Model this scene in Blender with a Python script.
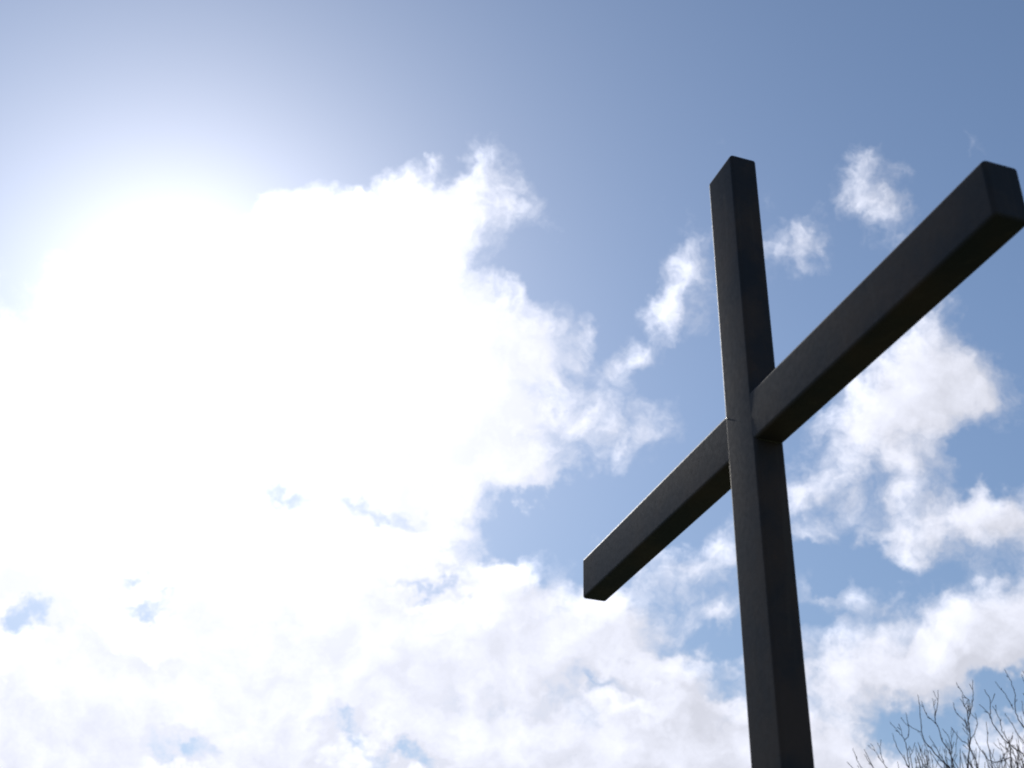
import bpy, bmesh, math, random
from mathutils import Vector, Matrix, noise

scene = bpy.context.scene
COL = scene.collection
for o in list(bpy.data.objects):
    bpy.data.objects.remove(o)

# ------------------------------------------------------------------ camera
H0 = 3.25                                   # height of the crossing above the ground
# rows: camera right, camera down, camera forward in world axes
CR = Vector((0.3202198440521564, 0.9469798343899747, 0.02623823037262729))
CD = Vector((-0.4829052269937848, 0.18699653332860455, -0.8554734585386823))
CF = Vector((-0.8150225722128388, 0.2612689988896303, 0.5171815126260473))
FPX = 1241.6
CAM = Vector((2.5537, -1.45687, H0 - 1.62598))
cam_d = bpy.data.cameras.new('camera')
cam = bpy.data.objects.new('camera', cam_d)
COL.objects.link(cam)
cam.matrix_world = Matrix(((CR.x, -CD.x, -CF.x, CAM.x),
                           (CR.y, -CD.y, -CF.y, CAM.y),
                           (CR.z, -CD.z, -CF.z, CAM.z),
                           (0, 0, 0, 1)))
cam_d.sensor_width = 36.0
cam_d.lens = FPX / 1024 * 36.0
cam_d.clip_start = 0.05
cam_d.clip_end = 5000
cam_d.dof.use_dof = True
cam_d.dof.focus_distance = 5.2
cam_d.dof.aperture_fstop = 5.0
scene.camera = cam
scene.cycles.filter_width = 1.9

def ray(x, y):
    return (CR * ((x - 512) / FPX) + CD * ((y - 384) / FPX) + CF).normalized()

# ------------------------------------------------------------------ exposure
scene.view_settings.view_transform = 'Standard'
scene.view_settings.look = 'None'
scene.view_settings.gamma = 1
scene.view_settings.use_curve_mapping = False
scene.view_settings.exposure = 0.0

# ------------------------------------------------------------------ sun
SUN = ray(179, 304)                         # towards the sun
sd = bpy.data.lights.new('sun', 'SUN')
sd.energy = 4.0
sd.angle = math.radians(0.53)
sd.color = (1.0, 0.95, 0.87)
so = bpy.data.objects.new('sun', sd)
COL.objects.link(so)
so.rotation_euler = (-SUN).to_track_quat('-Z', 'Y').to_euler()
so.location = (0, 0, 30)
SUN_EL = math.asin(SUN.z)
SUN_ROT = math.atan2(SUN.x, SUN.y)

# ------------------------------------------------------------------ sky
world = bpy.data.worlds.new("World")
scene.world = world
world.use_nodes = True
world.cycles.sampling_method = 'MANUAL'
world.cycles.sample_map_resolution = 512
nt = world.node_tree
nt.nodes.clear()

class N:
    """small helper to write node maths"""
    def __init__(self, tree): self.t = tree
    def link(self, a, b): self.t.links.new(a, b)
    def put(self, sock, v):
        if isinstance(v, bpy.types.NodeSocket): self.link(v, sock)
        else: sock.default_value = v
    def m(self, op, a, b=None, c=None, clamp=False):
        n = self.t.nodes.new('ShaderNodeMath'); n.operation = op; n.use_clamp = clamp
        self.put(n.inputs[0], a)
        if b is not None: self.put(n.inputs[1], b)
        if c is not None: self.put(n.inputs[2], c)
        return n.outputs[0]
    def v(self, op, a, b=None, scale=None):
        n = self.t.nodes.new('ShaderNodeVectorMath'); n.operation = op
        self.put(n.inputs[0], a)
        if b is not None: self.put(n.inputs[1], b)
        if scale is not None: self.put(n.inputs['Scale'], scale)
        return n.outputs['Value'] if op in ('DOT_PRODUCT', 'LENGTH', 'DISTANCE') else n.outputs['Vector']
    def noise(self, vec, scale, detail, rough, lac=2.0, color=False):
        n = self.t.nodes.new('ShaderNodeTexNoise')
        self.put(n.inputs['Vector'], vec)
        n.inputs['Scale'].default_value = scale
        n.inputs['Detail'].default_value = detail
        n.inputs['Roughness'].default_value = rough
        n.inputs['Lacunarity'].default_value = lac
        return n.outputs['Color'] if color else n.outputs[0]
    def ramp(self, x, a, b, lo=0.0, hi=1.0, kind='SMOOTHSTEP'):
        n = self.t.nodes.new('ShaderNodeMapRange'); n.interpolation_type = kind
        self.put(n.inputs[0], x)
        n.inputs[1].default_value = a; n.inputs[2].default_value = b
        self.put(n.inputs[3], lo); self.put(n.inputs[4], hi)
        return n.outputs[0]
    def mix(self, f, a, b):
        n = self.t.nodes.new('ShaderNodeMix'); n.data_type = 'RGBA'
        self.put(n.inputs[0], f)
        self.put(n.inputs[6], a); self.put(n.inputs[7], b)
        return n.outputs[2]

# cloud banks: where each heap of cloud stands on the sky, in thousandths of a
# radian-like unit right of / below the chart centre, its half-axes, tilt and depth
B = [
 # great bank round the sun
 (-425, 98, 300, 225, 0, 1.4), (-202, 42, 190, 150, 0, 1.4), (-120, 5, 165, 165, 0, 1.2),
 (-330, 160, 300, 170, 0, 1.2), (-560, 160, 280, 250, 0, 1.4), (-90, 70, 130, 100, 0, 0.7),
 (-150, -92, 135, 92, 0, 0.8), (-90, -140, 80, 70, 35, 0.55), (-50, -164, 80, 46, -30, 0.74), (-20, -178, 46, 18, -10, 0.30),
 (-5, -140, 56, 48, 0, 0.62), (-182, -130, 70, 42, -25, 0.50), (-5, -30, 70, 76, 0, 0.75), (42, -12, 66, 64, 0, 0.44),
 (55, 45, 100, 58, 10, 0.58), (100, 28, 60, 40, 10, 0.20), (-60, 120, 90, 40, 10, 0.45), (20, 80, 60, 34, 0, 0.3),
 (-100, -60, 120, 100, 0, 0.5), (-30, 60, 80, 60, 0, 0.3),
 # lower deck
 (-450, 280, 420, 170, 0, 1.2), (-260, 300, 330, 150, 0, 1.1), (-90, 195, 170, 52, 10, 0.95),
 (0, 205, 150, 58, 12, 0.85), (-50, 158, 120, 26, 6, 0.75), (20, 150, 70, 18, 5, 0.4), (-120, 300, 230, 110, 0, 1.0), (40, 315, 230, 85, 0, 1.1),
 (108, 236, 96, 56, 22, 0.80), (60, 190, 60, 30, 20, 0.45), (70, 128, 60, 26, 20, 0.30), (180, 315, 150, 62, 0, 0.8), (-300, 420, 700, 110, 0, 1.0), (150, 400, 400, 80, 0, 1.0),
 (30, 178, 80, 28, 15, 0.35), (-240, 150, 130, 60, 0, 0.4),
 # small clouds left and right of the post
 (145, -76, 40, 62, 18, 0.62), (152, -108, 26, 34, 10, 0.36), (104, -20, 48, 18, -20, 0.42), (128, -48, 34, 30, 0, 0.3), (66, -44, 14, 18, 0, 0.36),
 (234, -114, 42, 38, 30, 0.55), (300, -142, 36, 58, -8, 0.62), (274, -162, 26, 38, 0, 0.40),
 (44, 106, 26, 16, 10, 0.45), (66, 120, 50, 24, 20, 0.32),
 (145, 140, 82, 34, -18, 0.70), (165, 182, 78, 30, -15, 0.66), (110, 172, 60, 26, 0, 0.36),
 (240, 90, 54, 40, -25, 0.80), (242, 122, 30, 16, -15, 0.42), (258, 168, 50, 16, 5, 0.42),
 # right-hand heap under the arm
 (316, 16, 96, 60, -22, 0.75), (350, -6, 80, 62, 10, 0.60), (275, 34, 76, 34, -20, 0.40), (372, 14, 60, 40, 0, 0.30), (338, -52, 46, 40, 0, 0.38),
 (310, 62, 60, 52, 10, 0.50), (362, 104, 92, 46, -8, 0.80), (298, 122, 50, 44, 0, 0.55), (400, 112, 66, 40, 0, 0.5),
 # right-hand bank
 (345, 204, 150, 62, -14, 0.98), (280, 235, 110, 50, 0, 0.7), (430, 186, 110, 58, -10, 0.80),
 (265, 300, 80, 58, 0, 0.8), (300, 350, 160, 60, 0, 0.9), (400, 290, 110, 60, 0, 0.7), (480, 250, 120, 120, 0, 0.6),
 # blue gaps
 (30, 116, 110, 30, 4, -0.6), (90, 88, 55, 36, -30, -0.35), (-112, 106, 60, 18, 8, -0.55),
 (-184, 94, 32, 20, 35, -0.90), (-390, 190, 38, 22, -10, -1.0), (-295, 172, 52, 15, 20, -0.80),
 (-75, 160, 60, 12, 5, -0.6), (70, 242, 66, 18, 10, -0.62), (-130, 278, 32, 18, 30, -0.8), (-85, 302, 50, 15, 5, -0.85),
 (-265, 300, 42, 19, 10, -0.9), (150, 262, 110, 40, 15, 0.6), (195, 228, 55, 30, 0, 0.4), (160, 212, 60, 18, 10, -0.25), (265, 145, 50, 20, 0, -0.35),
 (322, 266, 56, 22, 20, -0.50), (296, 290, 36, 22, 40, -0.5), (395, 245, 50, 18, -20, -0.5),
 (0, -460, 1300, 300, 0, -0.95), (-305, -175, 125, 95, 0, -1.0), (-96, -182, 16, 30, 0, -0.4), (395, 60, 40, 24, 0, -0.3), (20, -95, 34, 22, 0, -0.4), (-75, -168, 16, 34, 30, -0.35), (-120, -165, 28, 22, 30, -0.35),
]

# density group: chart position in, density out
g = bpy.data.node_groups.new('cloud_density', 'ShaderNodeTree')
g.interface.new_socket('P', in_out='INPUT', socket_type='NodeSocketVector')
g.interface.new_socket('D', in_out='OUTPUT', socket_type='NodeSocketFloat')
G = N(g)
gi = g.nodes.new('NodeGroupInput'); go_ = g.nodes.new('NodeGroupOutput')
P0 = gi.outputs[0]
w1 = G.v('SUBTRACT', G.noise(P0, 9.0, 2, 0.5, color=True), (0.5, 0.5, 0.5))
w2 = G.v('SUBTRACT', G.noise(P0, 34.0, 4, 0.6, color=True), (0.5, 0.5, 0.5))
P1 = G.v('ADD', G.v('ADD', P0, G.v('SCALE', w1, scale=0.050)), G.v('SCALE', w2, scale=0.038))
P1 = G.v('MULTIPLY', P1, (1, 1, 0))
P2 = G.v('ADD', P1, G.v('MULTIPLY', w2, (0.050, 0.050, 0)))
acc = -0.30
capped = False
for (bx_, by_, rx, ry, rot, amp) in sorted(B, key=lambda q: q[5] < 0):
    if amp < 0 and not capped:
        acc = G.m('MINIMUM', acc, 0.80); capped = True
    mp = g.nodes.new('ShaderNodeMapping'); mp.vector_type = 'TEXTURE'
    G.put(mp.inputs['Vector'], P2 if amp < 0 else P1)
    mp.inputs['Location'].default_value = (bx_ / 1000, by_ / 1000, 0)
    mp.inputs['Rotation'].default_value = (0, 0, math.radians(rot))
    mp.inputs['Scale'].default_value = (rx / 1000, ry / 1000, 1)
    gr = g.nodes.new('ShaderNodeTexGradient'); gr.gradient_type = 'SPHERICAL'
    G.link(mp.outputs[0], gr.inputs[0])
    acc = G.m('MULTIPLY_ADD', gr.outputs['Fac'], amp, acc)
n1 = G.m('SUBTRACT', G.noise(P0, 13.0, 9, 0.62), 0.5)
n2 = G.m('SUBTRACT', G.noise(P1, 42.0, 7, 0.72), 0.5)
acc = G.m('MULTIPLY_ADD', n1, 0.85, acc)
acc = G.m('MULTIPLY_ADD', n2, 0.80, acc)
vo = g.nodes.new('ShaderNodeTexVoronoi'); vo.feature = 'F1'; vo.voronoi_dimensions = '2D'
vo.inputs['Scale'].default_value = 17.0
vo.inputs['Detail'].default_value = 1.0; vo.inputs['Roughness'].default_value = 0.55
G.put(vo.inputs['Vector'], P1)
acc = G.m('ADD', acc, G.m('MULTIPLY_ADD', vo.outputs['Distance'], -0.38, 0.24))
G.link(acc, go_.inputs[0])

W = N(nt)
tc = nt.nodes.new('ShaderNodeTexCoord')
D = tc.outputs['Generated']
df = W.v('DOT_PRODUCT', D, tuple(CF))
dr = W.v('DOT_PRODUCT', D, tuple(CR))
dd = W.v('DOT_PRODUCT', D, tuple(CD))
front = W.m('MAXIMUM', W.m('ABSOLUTE', df), 0.25)
comb = nt.nodes.new('ShaderNodeCombineXYZ')
W.link(W.m('DIVIDE', dr, front), comb.inputs[0])
W.link(W.m('DIVIDE', dd, front), comb.inputs[1])
W.link(W.ramp(df, 0.0, -0.3, 0.0, 3.0), comb.inputs[2])
P = comb.outputs[0]
def dens(p):
    n = nt.nodes.new('ShaderNodeGroup'); n.node_tree = g
    W.link(p, n.inputs[0]) if isinstance(p, bpy.types.NodeSocket) else None
    return n.outputs[0]
su = SUN.dot(CR) / SUN.dot(CF); sv = SUN.dot(CD) / SUN.dot(CF)
tosun = W.v('NORMALIZE', W.v('SUBTRACT', (su, sv, 0.0), P))
D0 = dens(P)
D1 = dens(W.v('ADD', P, W.v('SCALE', tosun, scale=0.026)))
relief = W.m('MAXIMUM', W.m('SUBTRACT', D0, D1), -0.26)
alpha = W.ramp(D0, -0.14, 0.60)
thick = W.ramp(D0, 0.30, 1.2)

# angle from the sun
cosg = W.v('DOT_PRODUCT', D, tuple(SUN))
ang = W.m('ARCCOSINE', W.m('MINIMUM', cosg, 0.99999))
# forward scattering of sunlight in thin air haze and in cloud (falls with the angle)
def expo(k, a): return W.m('MULTIPLY', W.m('EXPONENT', W.m('DIVIDE', W.m('MULTIPLY', ang, -1.0), k)), a)
aure = expo(0.060, 0.95); aure_wide = expo(0.18, 0.26)
cl_glow = W.m('ADD', expo(0.13, 1.2), expo(0.42, 0.50))

sky = nt.nodes.new('ShaderNodeTexSky')
sky.sky_type = 'NISHITA'
sky.sun_disc = False
sky.sun_elevation = SUN_EL
sky.sun_rotation = SUN_ROT
sky.altitude = 50
sky.air_density = 1.0
sky.dust_density = 0.3
sky.ozone_density = 1.3
SKY_STR = 0.10
haze = nt.nodes.new('ShaderNodeCombineXYZ')
dz = W.v('DOT_PRODUCT', D, (0, 0, 1))
skb = W.v('SCALE', W.v('MULTIPLY', sky.outputs[0], (1.01, 1.05, 1.10)), scale=W.ramp(dz, 0.15, 0.58, 0.78, 1.0))
skyc = W.v('ADD', skb, W.v('ADD', W.v('SCALE', (10.6, 10.1, 10.3), scale=aure), W.v('SCALE', (8.5, 9.5, 11.2), scale=aure_wide)))

lum = W.m('MULTIPLY_ADD', relief, 0.42, W.m('ADD', 0.745, cl_glow))
lum = W.m('SUBTRACT', lum, W.m('MULTIPLY', thick, 0.07))
patch = W.ramp(W.noise(P, 8.5, 4, 0.55), 0.50, 0.72, 0.0, 0.12)
lum = W.m('SUBTRACT', lum, W.m('MULTIPLY', patch, thick))
lum = W.m('MAXIMUM', lum, 0.30)
cloudc = W.v('SCALE', (9.1, 9.35, 10.6), scale=lum)
tot = W.mix(alpha, skyc, cloudc)
bg = nt.nodes.new('ShaderNodeBackground')
W.link(tot, bg.inputs[0]); bg.inputs[1].default_value = SKY_STR
wo = nt.nodes.new('ShaderNodeOutputWorld')
W.link(bg.outputs[0], wo.inputs[0])

# ------------------------------------------------------------------ materials
def new_mat(name):
    m = bpy.data.materials.new(name); m.use_nodes = True
    t = m.node_tree; b = t.nodes['Principled BSDF']
    return m, t, b, N(t)

def steel_mat():
    m, t, b, n = new_mat('weathered_dark_steel')
    tcn = t.nodes.new('ShaderNodeTexCoord'); O = tcn.outputs['Object']
    big = n.noise(O, 3.5, 5, 0.6)
    fine = n.noise(O, 60, 6, 0.65)
    streak = n.noise(n.v('MULTIPLY', O, (26, 26, 2.2)), 1.0, 5, 0.6)
    base = n.mix(n.ramp(big, 0.38, 0.66), (0.029, 0.029, 0.037, 1), (0.066, 0.045, 0.040, 1))
    base = n.mix(n.ramp(streak, 0.55, 0.75, 0, 0.55), base, (0.085, 0.066, 0.058, 1))
    spots = n.ramp(n.noise(O, 22, 4, 0.7), 0.62, 0.76, 0, 0.3)
    base = n.mix(spots, base, (0.095, 0.052, 0.034, 1))
    n.link(base, b.inputs['Base Color'])
    n.link(n.ramp(fine, 0.3, 0.7, 0.54, 0.62), b.inputs['Roughness'])
    bp = t.nodes.new('ShaderNodeBump'); bp.inputs['Strength'].default_value = 0.02
    bp.inputs['Distance'].default_value = 0.002
    n.link(n.m('MULTIPLY_ADD', fine, 0.5, big), bp.inputs['Height'])
    n.link(bp.outputs[0], b.inputs['Normal'])
    b.inputs['Specular IOR Level'].default_value = 0.12
    return m
def simple(name, c1, c2, sc, rough, spec=0.3):
    m, t, b, n = new_mat(name)
    tcn = t.nodes.new('ShaderNodeTexCoord')
    f = n.noise(tcn.outputs['Object'], sc, 6, 0.6)
    n.link(n.mix(n.ramp(f, 0.35, 0.65), c1 + (1,), c2 + (1,)), b.inputs['Base Color'])
    b.inputs['Roughness'].default_value = rough
    b.inputs['Specular IOR Level'].default_value = spec
    bp = t.nodes.new('ShaderNodeBump'); bp.inputs['Strength'].default_value = 0.5
    bp.inputs['Distance'].default_value = 0.01
    n.link(f, bp.inputs['Height']); n.link(bp.outputs[0], b.inputs['Normal'])
    return m
STEEL = steel_mat()
WELD = simple('weld_metal', (0.05, 0.045, 0.045), (0.10, 0.085, 0.075), 90, 0.45, 0.6)
GRASS = simple('grass_ground', (0.065, 0.085, 0.045), (0.10, 0.115, 0.07), 0.8, 0.95, 0.1)
BARK = simple('dark_bark', (0.030, 0.022, 0.022), (0.065, 0.046, 0.044), 14, 0.85, 0.2)

def link_mesh(name, bm, mat, parent=None, smooth=False):
    me = bpy.data.meshes.new(name)
    bm.to_mesh(me); bm.free()
    me.materials.append(mat)
    if smooth:
        for p in me.polygons: p.use_smooth = True
    o = bpy.data.objects.new(name, me)
    COL.objects.link(o)
    if parent: o.parent = parent
    return o

# ------------------------------------------------------------------ ground
def ground():
    bm = bmesh.new()
    rs = [0, 1.5, 3, 5, 8, 12, 18, 27, 40, 60, 90, 140, 220, 350, 600, 1000, 1800, 3000]
    SEG = 72
    prev = None
    for r in rs:
        if r == 0:
            ring = [bm.verts.new((0, 0, 0))]
        else:
            ring = []
            for i in range(SEG):
                a = 2 * math.pi * i / SEG
                x, y = r * math.cos(a), r * math.sin(a)
                k = min(1, max(0, (r - 30) / 200))
                z = 3.0 * k * noise.noise(Vector((x / 160, y / 160, 3.1))) + 0.02 * noise.noise(Vector((x, y, 0)))
                ring.append(bm.verts.new((x, y, z)))
        if prev is not None:
            for i in range(SEG):
                j = (i + 1) % SEG
                if len(prev) == 1: bm.faces.new((prev[0], ring[i], ring[j]))
                else: bm.faces.new((prev[i], ring[i], ring[j], prev[j]))
        prev = ring
    o = link_mesh('ground', bm, GRASS, smooth=True)
    o['kind'] = 'structure'
ground()

# ------------------------------------------------------------------ cross
PW, PD, BH = 0.150, 0.0853, 0.1434          # post width, depth, beam height
TOP, LA, LB = 0.896, 1.139, 1.049           # top above crossing, left arm, right arm

def box_tube(name, x0, x1, y0, y1, z0, z1, r, parent, sub=0.12, warp=0.0007):
    """hollow-section steel bar with rounded edges and slightly uneven faces"""
    bm = bmesh.new()
    bmesh.ops.create_cube(bm, size=1)
    for v in bm.verts:
        v.co = Vector((x0 if v.co.x < 0 else x1, y0 if v.co.y < 0 else y1, z0 if v.co.z < 0 else z1))
    bmesh.ops.bevel(bm, geom=list(bm.edges), offset=r, segments=5, profile=0.5, affect='EDGES', clamp_overlap=True)
    o = link_mesh(name, bm, STEEL, parent, smooth=True)
    o.data.set_sharp_from_angle(angle=math.radians(50))
    # keep flat faces flat-shaded against the rounding
    m = o.modifiers.new('wn', 'WEIGHTED_NORMAL'); m.keep_sharp = True
    return o

cross = bpy.data.objects.new('cross', None)
COL.objects.link(cross)
cross.location = (0, 0, 0)
cross['label'] = 'tall dark steel cross standing against the bright cloudy sky'
cross['category'] = 'cross'
a = PW / 2
box_tube('post', -a, a, 0, PD, -0.4, H0 + TOP, 0.010, cross)
arm = box_tube('arm', -LA, -a + 0.020, 0.00025, PD - 0.0008, H0 - BH / 2, H0 + BH / 2, 0.009, cross)
arm['label'] = 'shorter-looking lower arm reaching away to the left'
arm = box_tube('arm', a - 0.020, LB, 0.00025, PD - 0.0008, H0 - BH / 2, H0 + BH / 2, 0.010, cross)
arm['label'] = 'nearer arm reaching up to the right edge'

def weld(pts, r):
    """a rippled weld bead along a path"""
    rnd = random.Random(5)
    bm = bmesh.new()
    path = []
    for A_, B_ in zip(pts[:-1], pts[1:]):
        L = (B_ - A_).length; n_ = max(2, int(L / 0.004))
        for i in range(n_): path.append(A_.lerp(B_, i / n_))
    path.append(pts[-1])
    prev = None
    for i, p in enumerate(path):
        t = (path[min(i + 1, len(path) - 1)] - path[max(i - 1, 0)]).normalized()
        s = t.orthogonal().normalized(); u = t.cross(s)
        rr = r * (0.75 + 0.25 * (i % 2) + rnd.uniform(-.12, .12))
        ring = [bm.verts.new(p + (s * math.cos(k * math.pi / 3) + u * math.sin(k * math.pi / 3)) * rr) for k in range(6)]
        if prev:
            for k in range(6): bm.faces.new((prev[k], prev[(k + 1) % 6], ring[(k + 1) % 6], ring[k]))
        prev = ring
    return link_mesh('weld_bead', bm, WELD, cross, smooth=True)
for s in (-1, 1):
    x = s * (a + 0.0005)
    z0, z1 = H0 - BH / 2, H0 + BH / 2
    weld([Vector((x, 0.0090, z1)), Vector((x, PD - 0.006, z1)), Vector((x, PD - 0.006, z0)), Vector((x, 0.0090, z0))], 0.0020)
# little bolt stub with a bright end where the left arm meets the post
bm = bmesh.new()
M_ = Matrix.Translation((-a + 0.010, 0.0014, H0 + BH / 2 - 0.012)) @ Matrix.Rotation(math.pi / 2, 4, 'X')
bmesh.ops.create_cone(bm, cap_ends=True, segments=12, radius1=0.0028, radius2=0.0022, depth=0.004, matrix=M_)
link_mesh('rivet', bm, simple('bare_metal', (0.6, 0.6, 0.55), (0.7, 0.7, 0.65), 200, 0.4), cross)

# ------------------------------------------------------------------ bare tree
rnd = random.Random(11)
TD = 13.5                                   # distance of the tree from the camera
def tpt(X, Y, dep):
    return CAM + ray(844 + X / 5.689, 648 + Y / 5.689) * (TD + dep)

def tube(bm, pts, radii, seg=6):
    prev = None
    for i, p in enumerate(pts):
        t = (pts[min(i + 1, len(pts) - 1)] - pts[max(i - 1, 0)])
        t = t.normalized() if t.length > 1e-6 else Vector((0, 0, 1))
        s = t.cross(Vector((0.31, 0.95, 0.05))).normalized(); u = t.cross(s)
        ring = [bm.verts.new(p + (s * math.cos(2 * math.pi * k / seg) + u * math.sin(2 * math.pi * k / seg)) * radii[i]) for k in range(seg)]
        if prev:
            for k in range(seg): bm.faces.new((prev[k], prev[(k + 1) % seg], ring[(k + 1) % seg], ring[k]))
        else: bm.faces.new(ring[::-1])
        prev = ring
    bm.faces.new(prev)

def smooth_path(pts, per=4):
    out = []
    n_ = len(pts)
    for i in range(n_ - 1):
        p0 = pts[max(i - 1, 0)]; p1 = pts[i]; p2 = pts[i + 1]; p3 = pts[min(i + 2, n_ - 1)]
        for k in range(per):
            t = k / per
            out.append(0.5 * ((2 * p1) + (p2 - p0) * t + (2 * p0 - 5 * p1 + 4 * p2 - p3) * t * t + (3 * p1 - p0 - 3 * p2 + p3) * t ** 3))
    out.append(pts[-1])
    return out

SH = {   # shoots, tip first
 'A': [(52, 570), (75, 635), (110, 700)], 'B': [(115, 605), (165, 683), (190, 720)],
 'C': [(150, 545), (205, 630), (240, 675), (260, 720)], 'C2': [(210, 520), (208, 590), (225, 655)],
 'D': [(262, 418), (310, 480), (345, 525), (365, 610), (372, 700)],
 'E': [(275, 485), (300, 560), (360, 660), (372, 700)], 'F': [(352, 368), (370, 450), (362, 500), (345, 525)],
 'G': [(418, 265), (432, 350), (437, 430), (455, 520), (520, 600), (600, 683), (640, 730)],
 'H': [(440, 300), (470, 380), (530, 440), (560, 530), (610, 610), (618, 700)],
 'I': [(535, 240), (530, 320), (517, 400), (535, 450)], 'J': [(500, 285), (515, 350), (517, 400)],
 'K': [(640, 195), (680, 270), (710, 300), (705, 380), (718, 500), (710, 580), (705, 710)],
 'L': [(730, 180), (735, 260), (728, 330), (705, 420)], 'M': [(622, 310), (640, 370), (685, 420), (715, 480)],
 'N': [(745, 370), (757, 450), (722, 520)],
 'O': [(800, 235), (830, 300), (832, 380), (860, 450), (920, 530), (1010, 600), (1080, 690)],
 'P': [(770, 320), (820, 370), (832, 400)],
 'Q': [(912, 120), (950, 190), (975, 270), (975, 350), (1000, 420), (1060, 500), (1120, 640)],
 'R': [(860, 190), (915, 260), (965, 350)], 'S': [(915, 370), (960, 440), (1010, 520), (1090, 620)],
 'T': [(845, 330), (880, 400), (900, 470), (950, 560), (980, 640), (1000, 720)],
 'U': [(810, 420), (815, 520), (830, 600), (850, 710)], 'V': [(610, 450), (660, 520), (715, 560), (765, 690)],
 'W': [(360, 430), (400, 462), (440, 475)], 'X': [(485, 500), (540, 600), (600, 690)],
 'Y': [(405, 575), (425, 640), (440, 720)], 'Y2': [(420, 535), (445, 610), (470, 700)],
 'Z1': [(560, 460), (600, 520), (615, 600)], 'Z2': [(740, 500), (790, 600), (860, 650), (950, 620)],
 'Z3': [(960, 500), (930, 580), (890, 650), (880, 710)], 'Z4': [(1010, 300), (1030, 400), (1070, 500)],
 'Z5': [(660, 290), (690, 340), (705, 380)], 'Z6': [(1060, 60), (1075, 200), (1100, 330), (1150, 470)],
 'Z7': [(1120, 100), (1140, 220), (1150, 400), (1180, 560)], 'Z8': [(1200, 30), (1210, 200), (1215, 400), (1200, 600)],
 'Z9': [(1290, 150), (1280, 300), (1260, 500), (1230, 650)], 'Z10': [(1370, 260), (1350, 400), (1310, 600), (1270, 720)],
 'Z11': [(1010, 150), (1060, 300), (1100, 450)],
}
# random depth for every shoot; shoots that join others share the depth of the stem
dep = {k: rnd.uniform(-0.9, 0.9) for k in SH}
for kid, par in dict(E='D', F='D', I='H', J='H', L='K', M='K', N='K', Z5='K', P='O', R='Q', W='G').items(): dep[kid] = dep[par]
dep['C2'] = dep['C']
for q in range(34):
    X = rnd.uniform(380, 1250); Yt = rnd.uniform(430, 600) + max(0, 620 - X) * 0.35
    ln_ = 760 - Yt; lean = rnd.uniform(-0.35, 0.25) - (X - 800) * 0.0003
    SH['q%d' % q] = [(X + lean * ln_, Yt), (X + lean * ln_ * 0.55 + rnd.uniform(-14, 14), Yt + ln_ * 0.4), (X + lean * ln_ * .2 + rnd.uniform(-10, 10), Yt + ln_ * 0.75), (X, 760)]
    dep['q%d' % q] = rnd.uniform(-1.1, 1.1)
KIDS = {'E', 'F', 'I', 'J', 'L', 'M', 'N', 'P', 'R', 'W', 'C2', 'Z5', 'Z1'}

crown = bmesh.new()
ends = []
for k, pl in SH.items():
    # depth wanders gently down the shoot, tip first
    n_ = len(pl)
    pts = [tpt(x, y, dep[k]) for (x, y) in pl]
    ps = smooth_path(pts, 4)
    for i in range(1, len(ps) - 1):
        ps[i] = ps[i] + Vector((rnd.uniform(-1, 1), rnd.uniform(-1, 1), rnd.uniform(-1, 1))) * 0.006
    L = 0; rad = []
    for i, p in enumerate(ps):
        if i: L += (p - ps[i - 1]).length
        rad.append((0.0024 + 0.0050 * min(L, 2.2)) * (0.7 if k[0] == 'q' else 1))
    tube(crown, ps, rad, 6)
    if k not in KIDS: ends.append((ps[-1], rad[-1], k))
    # side twigs with buds
    L = 0
    nxt = rnd.uniform(0.05, 0.12)
    for i in range(1, len(ps) - 1):
        L += (ps[i] - ps[i - 1]).length
        while L > nxt:
            nxt += rnd.uniform(0.05, 0.14)
            up = (ps[i - 1] - ps[i + 1]).normalized()
            side = up.orthogonal().normalized()
            side = Matrix.Rotation(rnd.uniform(0, 2 * math.pi), 3, up) @ side
            ln = rnd.choice([0.02, 0.03, 0.05, 0.12, 0.22]) * rnd.uniform(0.6, 1.3) * min(1.0, 0.35 + L)
            d1 = (up * 0.75 + side * 0.75 + Vector((0, 0, 0.12))).normalized()
            d2 = (d1 + up * 0.6).normalized()
            q0 = ps[i]; q1 = q0 + d1 * ln * 0.5; q2 = q1 + d2 * ln * 0.5
            tube(crown, [q0, q1, q2, q2 + d2 * 0.012], [0.0028, 0.0023, 0.0034, 0.0013], 5)
            if ln > 0.12:
                d3 = (d1 - side * 0.9).normalized()
                tube(crown, [q1, q1 + d3 * ln * 0.35, q1 + d3 * (ln * 0.35 + 0.01)], [0.0026, 0.0036, 0.0012], 5)

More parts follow.
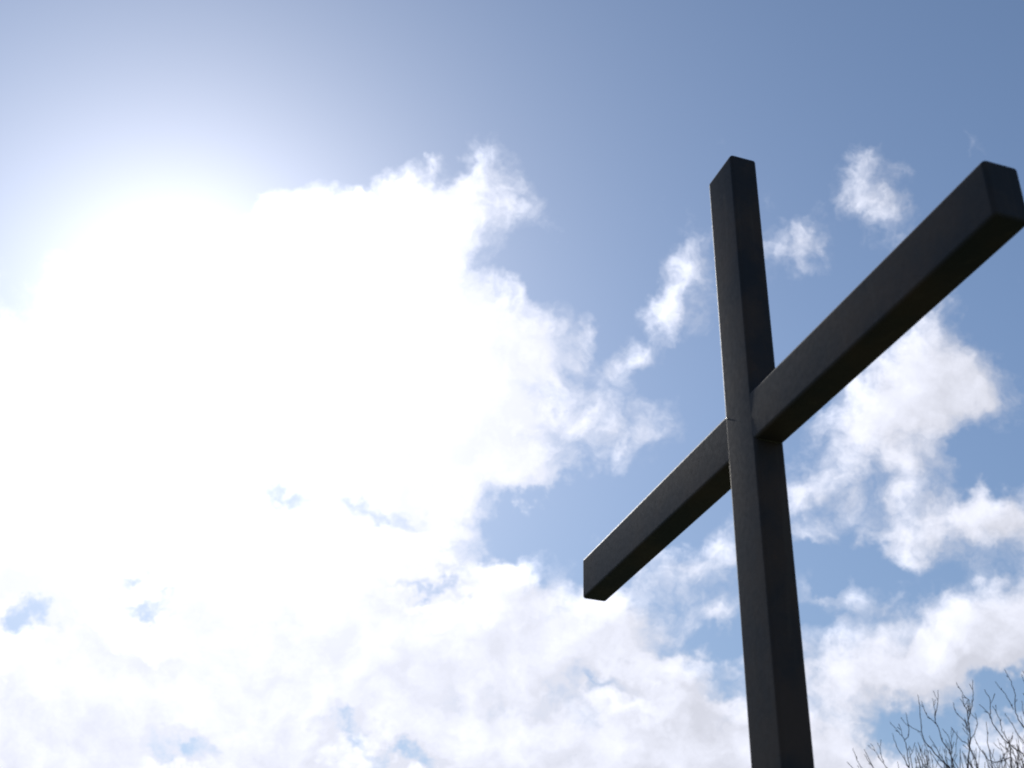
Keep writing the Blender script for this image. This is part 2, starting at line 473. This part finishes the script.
# limbs from the trunk up to the foot of every shoot
cen = CAM + ray(1075, 768) * (TD + 0.1)
base = Vector((cen.x, cen.y, 0.0))
fork = Vector((base.x, base.y, 1.9))
tree = bpy.data.objects.new('bare_tree', None)
COL.objects.link(tree)
tree.location = base
tree['label'] = 'leafless tree whose fine bare twigs rise at the lower right corner'
tree['category'] = 'tree'
mids = []
for j in range(7):
    an = 2 * math.pi * j / 7 + 0.3
    top = Vector((cen.x + math.cos(an) * 0.8, cen.y + math.sin(an) * 0.8, cen.z - 1.3 + rnd.uniform(-.2, .2)))
    mid = fork.lerp(top, 0.5) + Vector((math.cos(an) * 0.15, math.sin(an) * 0.15, -0.1))
    lp = smooth_path([fork - Vector((0, 0, 0.2)), mid, top], 6)
    tube(crown, lp, [0.075 - 0.035 * i / (len(lp) - 1) for i in range(len(lp))], 8)
    mids.append(top)
for (e, r, k) in ends:
    m_ = min(mids, key=lambda q: (q - e).length + rnd.uniform(0, 0.2))
    c1 = m_ + (e - m_) * 0.5 + Vector((0, 0, -0.12 * (e - m_).length))
    lp = smooth_path([m_ - Vector((0, 0, 0.03)), c1, e], 6)
    r0 = 0.032
    tube(crown, lp, [r0 + (r - r0) * i / (len(lp) - 1) for i in range(len(lp))], 7)
    # further twigs below the frame
    for i in range(2, len(lp) - 1):
        up = (lp[i + 1] - lp[i - 1]).normalized()
        side = Matrix.Rotation(rnd.uniform(0, 6.28), 3, up) @ up.orthogonal().normalized()
        d1 = (up + side * 0.7 + Vector((0, 0, 0.3))).normalized()
        ln = rnd.uniform(0.15, 0.45)
        q0 = lp[i]; q1 = q0 + d1 * ln * 0.5; q2 = q1 + (d1 + Vector((0, 0, .5))).normalized() * ln * 0.5
        tube(crown, [q0, q1, q2], [0.006, 0.0045, 0.0025], 5)
cr = link_mesh('crown', crown, BARK, None, smooth=True)
cr.data.transform(Matrix.Translation(-base)); cr.parent = tree
tb = bmesh.new()
tp, tr = [], []
for i in range(15):
    z = -0.15 + i * (2.15 / 14)
    tp.append(Vector((0.05 * math.sin(z * 1.7), 0.04 * math.cos(z * 2.1) - 0.04, z)))
    tr.append(0.10 + 0.09 * math.exp(-max(z, 0) * 3.5) + 0.006 * math.sin(i * 2.3))
tube(tb, tp, tr, 14)
link_mesh('trunk', tb, BARK, tree, smooth=True)
print('tree base', base, 'tops z', cen.z)
